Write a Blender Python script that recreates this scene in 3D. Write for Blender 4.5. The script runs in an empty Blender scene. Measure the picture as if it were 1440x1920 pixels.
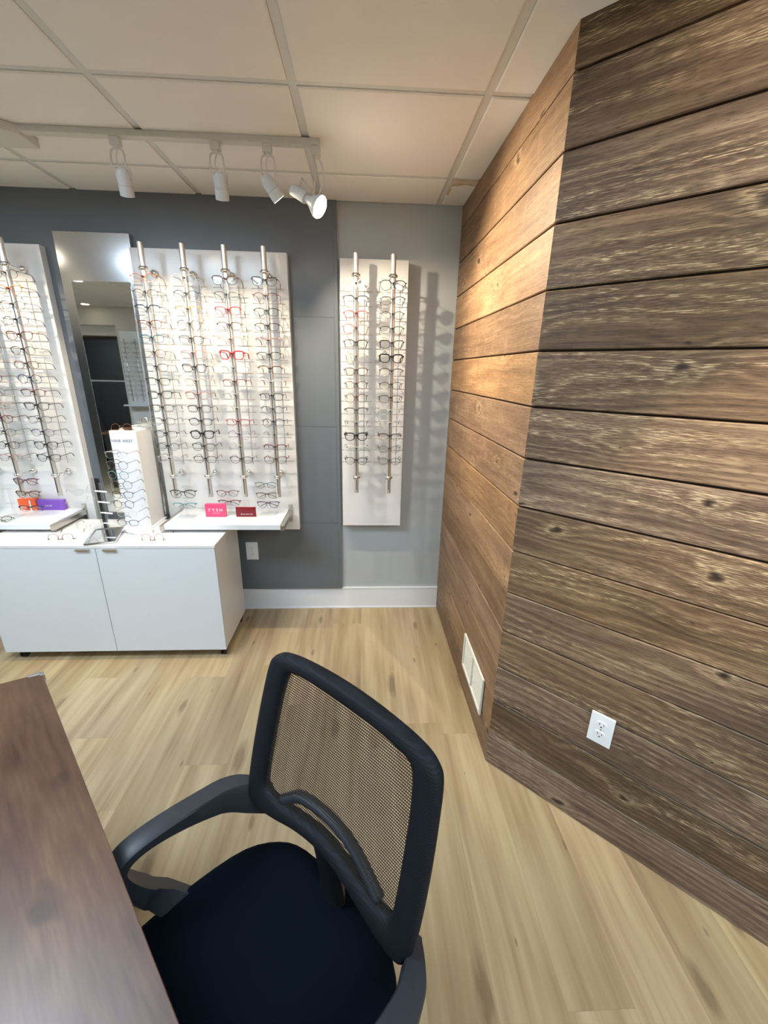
import bpy, bmesh, math, random
from mathutils import Vector, Matrix
R = random.Random(7)
col = bpy.context.scene.collection
PI = math.pi
H, D = 2.393, 2.56            # ceiling height, back wall
C2 = (0.526, 1.3245)          # corner between the two wood walls
C1X = 0.516
WA = (math.sin(.8039), -math.cos(.8039))   # direction of the angled wood wall
GX, GY, GS = -0.2213, 1.633, 0.607         # ceiling grid

# ------------------------------------------------------------------ materials
class N:
    def __init__(s, name):
        s.m = bpy.data.materials.new(name); s.m.use_nodes = True
        s.t = s.m.node_tree; s.t.nodes.clear()
        s.out = s.t.nodes.new('ShaderNodeOutputMaterial')
    def n(s, typ, **kw):
        nd = s.t.nodes.new('ShaderNode' + typ)
        for k, v in kw.items(): setattr(nd, k, v)
        return nd
    def put(s, sock, v):
        if isinstance(v, (int, float)): sock.default_value = v
        elif isinstance(v, (tuple, list)):
            if len(sock.default_value) == 4 and len(v) == 3: v = (*v, 1)
            sock.default_value = v
        else: s.t.links.new(v, sock)
    def math(s, op, a, b=0.0, c=None, clamp=False):
        nd = s.n('Math', operation=op, use_clamp=clamp); s.put(nd.inputs[0], a); s.put(nd.inputs[1], b)
        if c is not None: s.put(nd.inputs[2], c)
        return nd.outputs[0]
    def comb(s, x, y, z=0.0):
        nd = s.n('CombineXYZ'); s.put(nd.inputs[0], x); s.put(nd.inputs[1], y); s.put(nd.inputs[2], z); return nd.outputs[0]
    def sep(s, v):
        nd = s.n('SeparateXYZ'); s.put(nd.inputs[0], v); return nd.outputs
    def noise(s, vec, scale=1.0, detail=3.0, rough=.5, dim='3D'):
        nd = s.n('TexNoise', noise_dimensions=dim); s.put(nd.inputs['Vector'], vec)
        nd.inputs['Scale'].default_value = scale; nd.inputs['Detail'].default_value = detail; nd.inputs['Roughness'].default_value = rough
        return nd.outputs['Fac']
    def ramp(s, f, pts):
        nd = s.n('ValToRGB'); s.put(nd.inputs[0], f); e = nd.color_ramp.elements
        while len(e) > 1: e.remove(e[0])
        e[0].position = pts[0][0]; c = pts[0][1]; e[0].color = (*c, 1) if isinstance(c, tuple) else (c, c, c, 1)
        for p, c in pts[1:]:
            q = e.new(p); q.color = (*c, 1) if isinstance(c, tuple) else (c, c, c, 1)
        return nd.outputs[0]
    def mix(s, f, a, b, mode='MIX'):
        nd = s.n('Mix', data_type='RGBA', blend_type=mode)
        s.put(nd.inputs[0], f); s.put(nd.inputs[6], a); s.put(nd.inputs[7], b); return nd.outputs[2]
    def bump(s, h, strength=.3, dist=.002):
        nd = s.n('Bump'); s.put(nd.inputs['Height'], h); nd.inputs['Strength'].default_value = strength; nd.inputs['Distance'].default_value = dist
        return nd.outputs[0]
    def bsdf(s, color, rough=.5, metal=0.0, normal=None, spec=.5, alpha=None, trans=None, ior=None, emis=None, estr=0, coat=0):
        b = s.n('BsdfPrincipled'); s.put(b.inputs['Base Color'], color); s.put(b.inputs['Roughness'], rough); s.put(b.inputs['Metallic'], metal)
        b.inputs['Specular IOR Level'].default_value = spec
        if normal is not None: s.put(b.inputs['Normal'], normal)
        if alpha is not None: s.put(b.inputs['Alpha'], alpha)
        if trans is not None: b.inputs['Transmission Weight'].default_value = trans
        if ior: b.inputs['IOR'].default_value = ior
        if coat: b.inputs['Coat Weight'].default_value = coat; b.inputs['Coat Roughness'].default_value = .15
        if emis is not None: s.put(b.inputs['Emission Color'], emis); b.inputs['Emission Strength'].default_value = estr
        s.t.links.new(b.outputs[0], s.out.inputs[0]); return s.m

def simple(name, c, rough=.5, metal=0.0, speck=0.0, **kw):
    k = N(name)
    if speck:
        tc = k.n('TexCoord').outputs['Object']
        f = k.noise(tc, 60, 2)
        cc = k.mix(f, tuple(x * (1 - speck) for x in c), tuple(min(1, x * (1 + speck)) for x in c))
        return k.bsdf(cc, rough, metal, **kw)
    return k.bsdf(c, rough, metal, **kw)

def wood_wall(name, dark, mid, light, streak, streak_amt, saw, rings=1.0, ringw=.09):
    k = N(name)
    uv = k.n('UVMap', uv_map='UVMap').outputs[0]; rnd = k.n('UVMap', uv_map='Rnd').outputs[0]
    u, v, _ = k.sep(uv); r1, r2, _ = k.sep(rnd)
    uo = k.math('MULTIPLY_ADD', r1, 37.0, u); vo = k.math('MULTIPLY_ADD', r2, 53.0, v)
    P = lambda a, b: k.comb(k.math('MULTIPLY', uo, a), k.math('MULTIPLY', vo, b))
    # knots
    vo_ = k.n('TexVoronoi', voronoi_dimensions='2D', feature='F1'); vd = k.n('VectorMath', operation='ADD'); k.put(vd.inputs[0], P(2.6, 4.6)); k.put(vd.inputs[1], k.comb(k.math('MULTIPLY_ADD', k.noise(P(9, 22), 1, 2), .24, -.12), k.math('MULTIPLY_ADD', k.noise(P(8, 19), 1, 2), .24, -.12))); k.put(vo_.inputs['Vector'], vd.outputs[0]); vo_.inputs['Scale'].default_value = 1
    kd = vo_.outputs['Distance']; kc = k.sep(vo_.outputs['Color'])[0]
    big = k.math('MULTIPLY_ADD', k.math('POWER', kc, 2.0), .075, .012)
    knot = k.math('SUBTRACT', 1.0, k.math('DIVIDE', kd, big), clamp=True)
    swirl = k.math('POWER', 2.718, k.math('MULTIPLY', k.math('MULTIPLY', kd, kd), -34.0))
    low = k.noise(P(.9, 6.5), 1, 2, .5)
    fib = k.noise(P(7.0, 185), 1, 4, .62)
    rg = k.math('ADD', k.math('MULTIPLY', vo, 34.0 * rings), k.math('ADD', k.math('MULTIPLY', low, 7.0), k.math('ADD', k.math('MULTIPLY', swirl, 1.1), k.math('MULTIPLY', fib, .5))))
    sn = k.math('MULTIPLY_ADD', k.math('SINE', k.math('MULTIPLY', rg, 6.283)), .5, .5)
    fib2 = k.noise(P(30.0, 400), 1, 2, .5)
    wide = k.noise(P(2.4, 19), 1, 4, .6)
    g = k.math('ADD', k.math('MULTIPLY', sn, ringw), k.math('ADD', k.math('MULTIPLY', fib, .40), k.math('MULTIPLY', wide, .60 - ringw)))
    c = k.ramp(g, [(.30, dark), (.50, mid), (.70, light)])
    tone = k.math('MULTIPLY', k.math('MULTIPLY_ADD', r1, .5, .76), k.math('MULTIPLY_ADD', k.noise(P(2.4, 5), 1, 2), 1.0, .5))
    c = k.mix(1.0, c, k.comb(tone, k.math('MULTIPLY', tone, k.math('MULTIPLY_ADD', r2, .07, .95)), k.math('MULTIPLY', tone, k.math('MULTIPLY_ADD', r2, .30, .76))), 'MULTIPLY')
    # light scraped streaks, patchy
    sm = k.ramp(k.noise(P(1.6, 9), 1, 2), [(.42, 0.0), (.62, 1.0)])
    st = k.ramp(fib2, [(.54, 0.0), (.62, 1.0)])
    ringm = k.ramp(sn, [(.45, .25), (.9, 1.0)])
    sf = k.math('MULTIPLY', k.math('MULTIPLY', st, sm), k.math('MULTIPLY', ringm, streak_amt))
    c = k.mix(sf, c, streak)
    c = k.mix(k.math('MULTIPLY', k.ramp(fib2, [(.36, 1.0), (.45, 0.0)]), .55), c, tuple(x * .45 for x in dark))
    # saw marks across the board
    if saw:
        cr = k.noise(P(17, 7), 1, 4, .62)
        c = k.mix(k.math('MULTIPLY', k.ramp(cr, [(.56, 0.0), (.66, 1.0)]), saw), c, light)
        c = k.mix(k.math('MULTIPLY', k.ramp(cr, [(.34, 1.0), (.42, 0.0)]), saw), c, dark)
    halo = k.math('MULTIPLY', k.ramp(kd, [(.03, 0.0), (.07, 1.0), (.16, .0)]), k.math('MULTIPLY', k.ramp(fib2, [(.45, 0.0), (.6, .45)]), k.math('GREATER_THAN', kc, .45)))
    c = k.mix(halo, c, streak)
    c = k.mix(k.ramp(knot, [(.0, 0.0), (.35, .55), (.8, .95)]), c, tuple(x * .28 for x in dark))
    hgt = k.math('ADD', k.math('MULTIPLY', fib, .6), k.math('ADD', k.math('MULTIPLY', sn, .3), k.math('MULTIPLY', fib2, .4)))
    return k.bsdf(c, k.math('MULTIPLY_ADD', fib, -.2, .62), normal=k.bump(hgt, .55, .0015), spec=.35)

M = {}
M['wood2'] = wood_wall('weathered_plank', (.062, .038, .027), (.140, .092, .062), (.27, .195, .130), (.66, .53, .32), .75, .0, 1.0, .13)
M['wood1'] = wood_wall('warm_brown_plank', (.130, .072, .042), (.215, .130, .076), (.33, .215, .130), (.50, .36, .20), .22, .26, .6, .07)  # lighter, warmer plank colours than the angled wall, with saw marks
M['gap'] = simple('groove_shade', (.03, .015, .008), .9, speck=.2)

def floor_mat():
    k = N('oak_vinyl_floor'); x, y, _ = k.sep(k.n('TexCoord').outputs['Object'])
    X = k.math('DIVIDE', k.math('ADD', x, 20.03), .182); ix = k.math('FLOOR', X); fx = k.math('SUBTRACT', X, ix)
    off = k.n('TexWhiteNoise', noise_dimensions='1D'); k.put(off.inputs['W'], ix)
    Y = k.math('ADD', k.math('DIVIDE', k.math('ADD', y, 20.35), 1.22), off.outputs[0]); iy = k.math('FLOOR', Y); fy = k.math('SUBTRACT', Y, iy)
    wn = k.n('TexWhiteNoise', noise_dimensions='2D'); k.put(wn.inputs['Vector'], k.comb(ix, iy)); r1, r2, r3 = k.sep(wn.outputs['Color'])
    P = lambda a, b: k.comb(k.math('MULTIPLY_ADD', r1, 31.0, k.math('MULTIPLY', x, a)), k.math('MULTIPLY_ADD', r2, 47.0, k.math('MULTIPLY', y, b)))
    big = k.noise(P(13, 1.2), 1, 3, .5); fine = k.noise(P(110, 3.0), 1, 3, .5); mid = k.noise(P(38, 2.2), 1, 2, .5)
    f = k.math('ADD', k.math('MULTIPLY', big, .60), k.math('ADD', k.math('MULTIPLY', fine, .12), k.math('MULTIPLY', mid, .28)))
    c = k.ramp(f, [(.30, (.23, .155, .088)), (.43, (.36, .258, .145)), (.56, (.45, .345, .203)), (.70, (.51, .405, .253))])
    tone = k.math('MULTIPLY_ADD', r3, .18, .88); c = k.mix(1.0, c, k.comb(tone, tone, k.math('MULTIPLY', tone, k.math('MULTIPLY_ADD', r1, .1, .92))), 'MULTIPLY')
    vo = k.n('TexVoronoi', voronoi_dimensions='2D', feature='F1'); k.put(vo.inputs['Vector'], P(5.2, 1.55)); vo.inputs['Scale'].default_value = 1
    kc = k.sep(vo.outputs['Color'])[0]
    kn = k.math('SUBTRACT', 1.0, k.math('DIVIDE', vo.outputs['Distance'], k.math('MULTIPLY_ADD', k.math('POWER', kc, 2.0), .17, .01)), clamp=True)
    kn = k.math('MULTIPLY', kn, k.ramp(k.noise(P(60, 14), 1, 2), [(.3, .4), (.6, 1.0)]))
    c = k.mix(k.math('MULTIPLY', k.math('MULTIPLY', kn, 2.2, clamp=True), .65), c, (.14, .095, .055))
    e = k.math('MINIMUM', k.math('MULTIPLY', k.math('MINIMUM', fx, k.math('SUBTRACT', 1.0, fx)), .182), k.math('MULTIPLY', k.math('MINIMUM', fy, k.math('SUBTRACT', 1.0, fy)), 1.22))
    seam = k.ramp(k.math('MULTIPLY', e, 400.0), [(.0, 1.0), (.55, 0.0)])
    c = k.mix(k.math('MULTIPLY', seam, .30), c, (.16, .10, .05))
    return k.bsdf(c, k.math('MULTIPLY_ADD', fine, .14, .33), normal=k.bump(k.math('SUBTRACT', k.math('MULTIPLY', fine, .35), seam), .18, .0008), spec=.42)
M['floor'] = floor_mat()

def ceil_mat():
    k = N('ceiling_tile'); P = k.n('TexCoord').outputs['Object']; x, y, _ = k.sep(P)
    n = k.noise(P, 230, 3, .6); n2 = k.noise(P, 3, 2)
    c = k.mix(n2, (.78, .76, .73), (.83, .81, .78))
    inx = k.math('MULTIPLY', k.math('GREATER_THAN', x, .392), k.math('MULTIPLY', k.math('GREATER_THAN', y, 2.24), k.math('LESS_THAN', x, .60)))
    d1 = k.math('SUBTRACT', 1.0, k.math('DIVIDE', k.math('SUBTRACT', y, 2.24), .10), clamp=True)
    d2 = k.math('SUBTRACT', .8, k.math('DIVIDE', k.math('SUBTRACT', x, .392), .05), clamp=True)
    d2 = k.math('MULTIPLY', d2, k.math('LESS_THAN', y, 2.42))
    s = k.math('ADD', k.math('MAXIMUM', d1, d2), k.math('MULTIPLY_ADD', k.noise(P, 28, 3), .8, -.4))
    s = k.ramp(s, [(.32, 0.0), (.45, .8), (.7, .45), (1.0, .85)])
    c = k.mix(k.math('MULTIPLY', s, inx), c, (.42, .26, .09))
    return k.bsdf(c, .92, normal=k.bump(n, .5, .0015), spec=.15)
M['tile'] = ceil_mat()
M['tbar'] = simple('ceiling_bar_paint', (.62, .63, .61), .5, speck=.04)

def paint(name, c, rough, b=.08, spec=.4):
    k = N(name); P = k.n('TexCoord').outputs['Object']
    n = k.noise(P, 260, 2); n2 = k.noise(P, 1.3, 2)
    return k.bsdf(k.mix(n2, tuple(x * .96 for x in c), tuple(x * 1.04 for x in c)), rough, normal=k.bump(n, b, .0006), spec=spec)
M['wall'] = paint('grey_wall_paint', (.42, .45, .465), .55)
M['panel'] = paint('dark_grey_satin_paint', (.130, .147, .165), .32, .05, .5)
M['beige'] = paint('beige_wall_paint', (.62, .59, .52), .6)
M['trimw'] = paint('white_trim_paint', (.74, .76, .78), .4, .03)
M['gloss'] = simple('gloss_white_laminate', (.72, .715, .70), .20, speck=.01, spec=.5)
M['satinw'] = simple('satin_white_laminate', (.69, .715, .73), .32, speck=.01)
M['shell'] = simple('white_cabinet_shell', (.74, .73, .70), .35, speck=.01)
M['steel'] = simple('brushed_steel', (.86, .84, .80), .34, .85, speck=.05)
M['nickel'] = simple('brushed_nickel', (.56, .53, .48), .32, 1.0, speck=.05)
M['chrome'] = simple('polished_chrome', (.85, .85, .85), .06, 1.0)
M['rod'] = simple('satin_wire_rod', (.50, .46, .44), .3, .8, speck=.05)
M['black'] = simple('black_plastic', (.012, .012, .013), .38, speck=.1)
M['chairpl'] = simple('matte_black_nylon', (.020, .024, .030), .47, speck=.12)
M['rubber'] = simple('black_rubber', (.015, .015, .015), .7, speck=.2)
M['lampw'] = simple('white_lamp_metal', (.58, .59, .58), .4, speck=.02)
M['trackw'] = simple('track_grey_white', (.62, .60, .56), .45, speck=.03)
M['mirror'] = simple('mirror_glass', (.86, .88, .87), .015, 1.0)
M['silver'] = simple('satin_silver_panel', (.62, .64, .66), .17, 1.0, speck=.02)
M['cream'] = simple('cream_metal_paint', (.74, .74, .66), .4, speck=.02)
M['plate'] = simple('white_outlet_plastic', (.82, .85, .88), .3, speck=.01)
M['slot'] = simple('dark_slot', (.06, .05, .05), .6, speck=.1)
M['pink'] = simple('pink_acrylic', (.78, .07, .19), .25, speck=.02)
M['maroon'] = simple('maroon_acrylic', (.19, .006, .012), .15, speck=.05)
M['maroonedge'] = simple('maroon_acrylic_edge', (.55, .25, .25), .2, speck=.05)
M['purple'] = simple('purple_acrylic', (.22, .085, .50), .3, speck=.03)
M['orange'] = simple('orange_acrylic', (.90, .13, .03), .22, speck=.05)
M['ink'] = simple('white_print', (.85, .82, .85), .5, speck=.02)
M['greyink'] = simple('grey_print', (.09, .095, .11), .5, speck=.05)
M['paper'] = simple('white_paper', (.78, .80, .86), .6, speck=.02)
M['night'] = simple('dark_shop_glass', (.004, .008, .011), .08, spec=.5, speck=.2)

def clear(name, tint, gl=.10, rough=.05, fw=.7):
    k = N(name); t = k.n('BsdfTransparent'); k.put(t.inputs[0], tint); g = k.n('BsdfGlossy'); g.inputs['Roughness'].default_value = rough
    lw = k.n('LayerWeight'); lw.inputs[0].default_value = .25
    f = k.math('MULTIPLY_ADD', lw.outputs['Fresnel'], fw, gl, clamp=True)
    m = k.n('MixShader'); k.put(m.inputs[0], f); k.t.links.new(t.outputs[0], m.inputs[1]); k.t.links.new(g.outputs[0], m.inputs[2])
    k.t.links.new(m.outputs[0], k.out.inputs[0]); return k.m
M['lens'] = clear('demo_lens', (.99, .995, .99), .02)
M['sunlens'] = clear('brown_sun_lens', (.35, .26, .20), .06)
M['acrylic'] = clear('clear_acrylic', (.985, .99, .99), .03, .08, .25)
M['frost'] = clear('pale_translucent_plastic', (.90, .93, .92), .25, .3, .3)

def desk_mat():
    k = N('dark_walnut_laminate'); x, y, z = k.sep(k.n('TexCoord').outputs['Object'])
    u = k.math('ADD', k.math('MULTIPLY', x, -.70), k.math('MULTIPLY', y, .72)); v = k.math('ADD', k.math('MULTIPLY', x, .72), k.math('MULTIPLY', y, .70))
    P = lambda a, b: k.comb(k.math('MULTIPLY', u, a), k.math('MULTIPLY', v, b))
    w = k.noise(P(2.2, 7), 1, 3, .6); f = k.noise(P(10, 90), 1, 3, .6); bl = k.noise(P(7, 10), 1, 2)
    g = k.math('ADD', k.math('MULTIPLY', w, .60), k.math('MULTIPLY', f, .40))
    c = k.ramp(g, [(.33, (.045, .020, .011)), (.47, (.085, .040, .022)), (.56, (.108, .054, .027)), (.68, (.150, .080, .040))])
    c = k.mix(k.ramp(bl, [(.30, .6), (.40, 0.0)]), c, (.032, .019, .013))
    return k.bsdf(c, k.math('MULTIPLY_ADD', bl, .10, .30), normal=k.bump(f, .06, .0006), spec=.42)
M['desk'] = desk_mat()
M['deskedge'] = simple('red_brown_edge_band', (.27, .12, .065), .35, speck=.1)

def fabric():
    k = N('navy_black_seat_fabric'); P = k.n('TexCoord').outputs['Object']; n = k.noise(P, 900, 2)
    b = k.n('BsdfPrincipled'); k.put(b.inputs['Base Color'], k.mix(n, (.0012, .0026, .0055), (.0035, .0065, .012))); b.inputs['Roughness'].default_value = .85
    b.inputs['Specular IOR Level'].default_value = .04; b.inputs['Sheen Weight'].default_value = .0; k.put(b.inputs['Normal'], k.bump(n, .4, .0008))
    k.t.links.new(b.outputs[0], k.out.inputs[0]); return k.m
M['seat'] = fabric()
def meshfab(name, solid):
    k = N(name); u, v, _ = k.sep(k.n('UVMap', uv_map='UVMap').outputs[0])
    # rows of small oblong holes, offset every other row
    V = k.math('DIVIDE', v, .0052); iv = k.math('FLOOR', V); fv = k.math('SUBTRACT', V, iv)
    odd = k.math('MULTIPLY', k.math('MODULO', iv, 2.0), .5)
    U = k.math('ADD', k.math('DIVIDE', u, .0043), odd); fu = k.math('FRACT', U)
    du = k.math('ABSOLUTE', k.math('SUBTRACT', fu, .5)); dv = k.math('ABSOLUTE', k.math('SUBTRACT', fv, .5))
    hole = k.math('LESS_THAN', k.math('ADD', k.math('POWER', k.math('DIVIDE', du, .41), 3.0), k.math('POWER', k.math('DIVIDE', dv, .31), 3.0)), 1.0)
    if solid: return k.bsdf(k.mix(hole, (.007, .009, .014), (.003, .004, .006)), .7, spec=.25, normal=k.bump(hole, .3, .0006))
    return k.bsdf((.030, .024, .018), .7, spec=.2, alpha=k.math('SUBTRACT', 1.0, hole))
M['net'] = meshfab('black_woven_mesh', False)
M['netsolid'] = meshfab('black_mesh_over_frame', True)

def emit(name, c, s, vis=None):
    k = N(name); e = k.n('Emission'); k.put(e.inputs[0], c); e.inputs[1].default_value = s; k.t.links.new(e.outputs[0], k.out.inputs[0]); return k.m
COOL = (.72, .88, 1.06); WARM = (1.0, .84, .62)
M['led'] = emit('cool_light_diffuser', COOL, 16.0)
M['bulb'] = emit('warm_bulb_face', WARM, 40.0)
M['bulbs'] = emit('small_downlight_face', WARM, 12.0)

FC = dict(black=(.010, .010, .012), darkbrown=(.045, .018, .012), brown=(.13, .05, .025), red=(.45, .012, .02), darkred=(.13, .012, .018), orange=(.50, .13, .03),
          navy=(.015, .035, .09), blue=(.02, .12, .22), grey=(.12, .12, .125), rose=(.45, .22, .22), pale=(.50, .46, .43), clear=(.62, .60, .58), gold=(.45, .33, .17),
          lilac=(.42, .32, .45), teal=(.08, .26, .26), purple=(.09, .04, .12), silver=(.42, .42, .42), amber=(.30, .13, .04))
FM = {k_: simple('frame_' + k_, c, .28, .5 if k_ in ('silver', 'gold', 'grey') else 0.0, speck=.06) for k_, c in FC.items()}

# ------------------------------------------------------------------ mesh helpers
class MB:
    def __init__(s): s.v = []; s.f = []; s.mi = []; s.cur = 0
    def add(s, vs, fs):
        o = len(s.v); s.v += [tuple(p) for p in vs]; s.f += [tuple(i + o for i in f) for f in fs]; s.mi += [s.cur] * len(fs); return s
    def box(s, x0, x1, y0, y1, z0, z1, M4=None):
        vs = [Vector((x, y, z)) for x in (x0, x1) for y in (y0, y1) for z in (z0, z1)]
        if M4 is not None: vs = [M4 @ p for p in vs]
        return s.add(vs, [(0, 1, 3, 2), (4, 6, 7, 5), (0, 4, 5, 1), (2, 3, 7, 6), (0, 2, 6, 4), (1, 5, 7, 3)])
    def prism(s, pts, z0, z1, M4=None):
        n = len(pts); vs = [Vector((p[0], p[1], z0)) for p in pts] + [Vector((p[0], p[1], z1)) for p in pts]
        if M4 is not None: vs = [M4 @ p for p in vs]
        return s.add(vs, [tuple(range(n - 1, -1, -1)), tuple(range(n, 2 * n))] + [(i, (i + 1) % n, (i + 1) % n + n, i + n) for i in range(n)])
    def loft(s, rings, closed=False, caps=True):
        n = len(rings[0]); vs = [p for r in rings for p in r]; fs = []
        m = len(rings)
        for j in range(m if closed else m - 1):
            a, b = j * n, ((j + 1) % m) * n
            fs += [(a + i, a + (i + 1) % n, b + (i + 1) % n, b + i) for i in range(n)]
        if caps and not closed: fs += [tuple(range(n - 1, -1, -1)), tuple(range((m - 1) * n, m * n))]
        return s.add(vs, fs)
    def tube(s, path, r, n=8, closed=False, flat=1.0, up=None):
        path = [Vector(p) for p in path]; m = len(path); rings = []; prev = None
        for i, p in enumerate(path):
            if closed: t = path[(i + 1) % m] - path[i - 1]
            else: t = path[min(i + 1, m - 1)] - path[max(i - 1, 0)]
            t.normalize()
            a = Vector(up) if up else (prev if prev is not None else (Vector((0, 0, 1)) if abs(t.z) < .9 else Vector((1, 0, 0))))
            b = (a - t * a.dot(t)); b.normalize(); c = t.cross(b); prev = b
            rr = r[i] if isinstance(r, (list, tuple)) else r
            rings.append([p + b * (rr * math.cos(2 * PI * k / n)) + c * (rr * flat * math.sin(2 * PI * k / n)) for k in range(n)])
        return s.loft(rings, closed)
    def cyl(s, a, b, r0, r1=None, n=16): return s.tube([a, b], [r0, r0 if r1 is None else r1], n)
    def lathe(s, a, d, prof, n=20):
        a = Vector(a); d = Vector(d).normalized(); u = d.orthogonal().normalized(); w = d.cross(u)
        rings = [[a + d * h + (u * math.cos(2 * PI * k / n) + w * math.sin(2 * PI * k / n)) * r for k in range(n)] for h, r in prof]
        return s.loft(rings)
    def build(s, name, mat, parent=None, smooth=False, bevel=0, seg=2, auto=None):
        me = bpy.data.meshes.new(name); me.from_pydata(s.v, [], s.f)
        for m in (mat if isinstance(mat, (list, tuple)) else [mat]): me.materials.append(m)
        for p, i in zip(me.polygons, s.mi): p.material_index = i
        bm = bmesh.new(); bm.from_mesh(me); bmesh.ops.recalc_face_normals(bm, faces=bm.faces)
        if bevel: bmesh.ops.bevel(bm, geom=[e for e in bm.edges if len(e.link_faces) == 2 and e.calc_face_angle(0) > .5], offset=bevel, segments=seg, affect='EDGES', profile=.5)
        if auto:
            for e in bm.edges: e.smooth = not (len(e.link_faces) == 2 and e.calc_face_angle(0) > auto)
            smooth = True
        for f in bm.faces: f.smooth = smooth
        bm.to_mesh(me); bm.free()
        o = bpy.data.objects.new(name, me); col.objects.link(o)
        if parent: o.parent = parent
        return o

def box(name, mat, x0, x1, y0, y1, z0, z1, parent=None, bevel=.001, M4=None): return MB().box(x0, x1, y0, y1, z0, z1, M4).build(name, mat, parent, bevel=bevel)
def tag(o, label, cat, group=None):
    o['label'] = label; o['category'] = cat
    if group: o['group'] = group
    return o
def struct(o): o['kind'] = 'structure'; return o
def thing(name, label, cat, loc, rz=0, group=None):
    o = bpy.data.objects.new(name, None); o.empty_display_size = .05; col.objects.link(o); o.location = loc; o.rotation_euler = (0, 0, rz)
    return tag(o, label, cat, group)
def spline(keys, per=5, closed=True):
    n = len(keys); out = []
    K = [Vector(k) if len(k) == 3 else Vector((k[0], k[1], 0)) for k in keys]
    rng = range(n) if closed else range(n - 1)
    for i in rng:
        g = lambda j: K[j % n] if closed else K[max(0, min(n - 1, j))]
        p0, p1, p2, p3 = g(i - 1), g(i), g(i + 1), g(i + 2)
        for q in range(per):
            t = q / per
            out.append(.5 * ((2 * p1) + (p2 - p0) * t + (2 * p0 - 5 * p1 + 4 * p2 - p3) * t * t + (3 * p1 - p0 - 3 * p2 + p3) * t ** 3))
    if not closed: out.append(K[-1])
    return out
def text(body, size, mat, parent, M4, name='lettering', extr=.0004, spacing=1.0, sx=1.0):
    cu = bpy.data.curves.new(name, 'FONT'); cu.body = body; cu.size = size; cu.extrude = extr; cu.align_x = 'CENTER'; cu.align_y = 'CENTER'; cu.space_character = spacing
    t = bpy.data.objects.new('tmp', cu); col.objects.link(t); dg = bpy.context.evaluated_depsgraph_get(); dg.update()
    me = bpy.data.meshes.new_from_object(t.evaluated_get(dg)); bpy.data.objects.remove(t); bpy.data.curves.remove(cu)
    me.transform(M4 @ Matrix.Diagonal((sx, 1, 1, 1))); me.materials.clear(); me.materials.append(mat)
    o = bpy.data.objects.new(name, me); col.objects.link(o); o.parent = parent; return o
FRONT = Matrix.Rotation(PI / 2, 4, 'X')      # text facing -Y

# ------------------------------------------------------------------ room shell
XL, XR, YF = -5.6, 2.7, -2.0
struct(box('floor', M['floor'], XL, XR, YF, D + .1, -.05, 0, bevel=0))
ce = MB()
for i in range(-9, 6):
    for j in range(-6, 3):
        x0, y0 = GX + i * .6096, GY + j * GS; x1, y1 = x0 + .6096, y0 + GS
        x0 = max(x0, XL); x1 = min(x1, XR); y0 = max(y0, YF); y1 = min(y1, D)
        if x1 - x0 < .05 or y1 - y0 < .05: continue
        g = .0135; q = .005
        a = [(x0 + g, y0 + g), (x1 - g, y0 + g), (x1 - g, y1 - g), (x0 + g, y1 - g)]
        b = [(x0 + g + q, y0 + g + q), (x1 - g - q, y0 + g + q), (x1 - g - q, y1 - g - q), (x0 + g + q, y1 - g - q)]
        ce.loft([[Vector((*p, H + .012)) for p in a], [Vector((*p, H + .003)) for p in a], [Vector((*p, H)) for p in b]])
struct(ce.build('ceiling', M['tile']))
tb = MB().box(XL, XR, YF, D, H + .012, H + .03)
for i in range(-9, 6):
    x = GX + i * .6096
    if XL < x < XR: tb.box(x - .0125, x + .0125, YF, D, H + .005, H + .012)
for j in range(-6, 3):
    y = GY + j * GS
    if YF < y < D: tb.box(XL, XR, y - .0125, y + .0125, H + .0055, H + .012)
struct(tb.build('trim_1', M['tbar']))
struct(box('wall_back', M['wall'], XL, C1X + .05, D, D + .1, 0, H + .03, bevel=0))
# dark grey panelling built out from the back wall, with its seams and edge strip
pn = MB(); PX = -.143; PF = 2.535
for z0, z1 in ((.160, .6345), (.6365, 1.2465), (1.2485, 1.8435), (1.8455, H + .01)):
    pn.box(XL, PX - .020, PF, D, z0, z1)
pn.box(PX - .0185, PX, PF, D, .160, H + .01); pn.box(XL, PX - .001, PF + .002, D, .161, H + .01)
struct(pn.build('trim_2', M['panel']))
bb = MB().box(XL, C1X, 2.549, D, 0, .155).box(XL, C1X, 2.544, D, 0, .012).box(XL, C1X, 2.5465, D, .150, .160)
struct(bb.build('baseboard_back', M['trimw'], bevel=.001))

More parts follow.
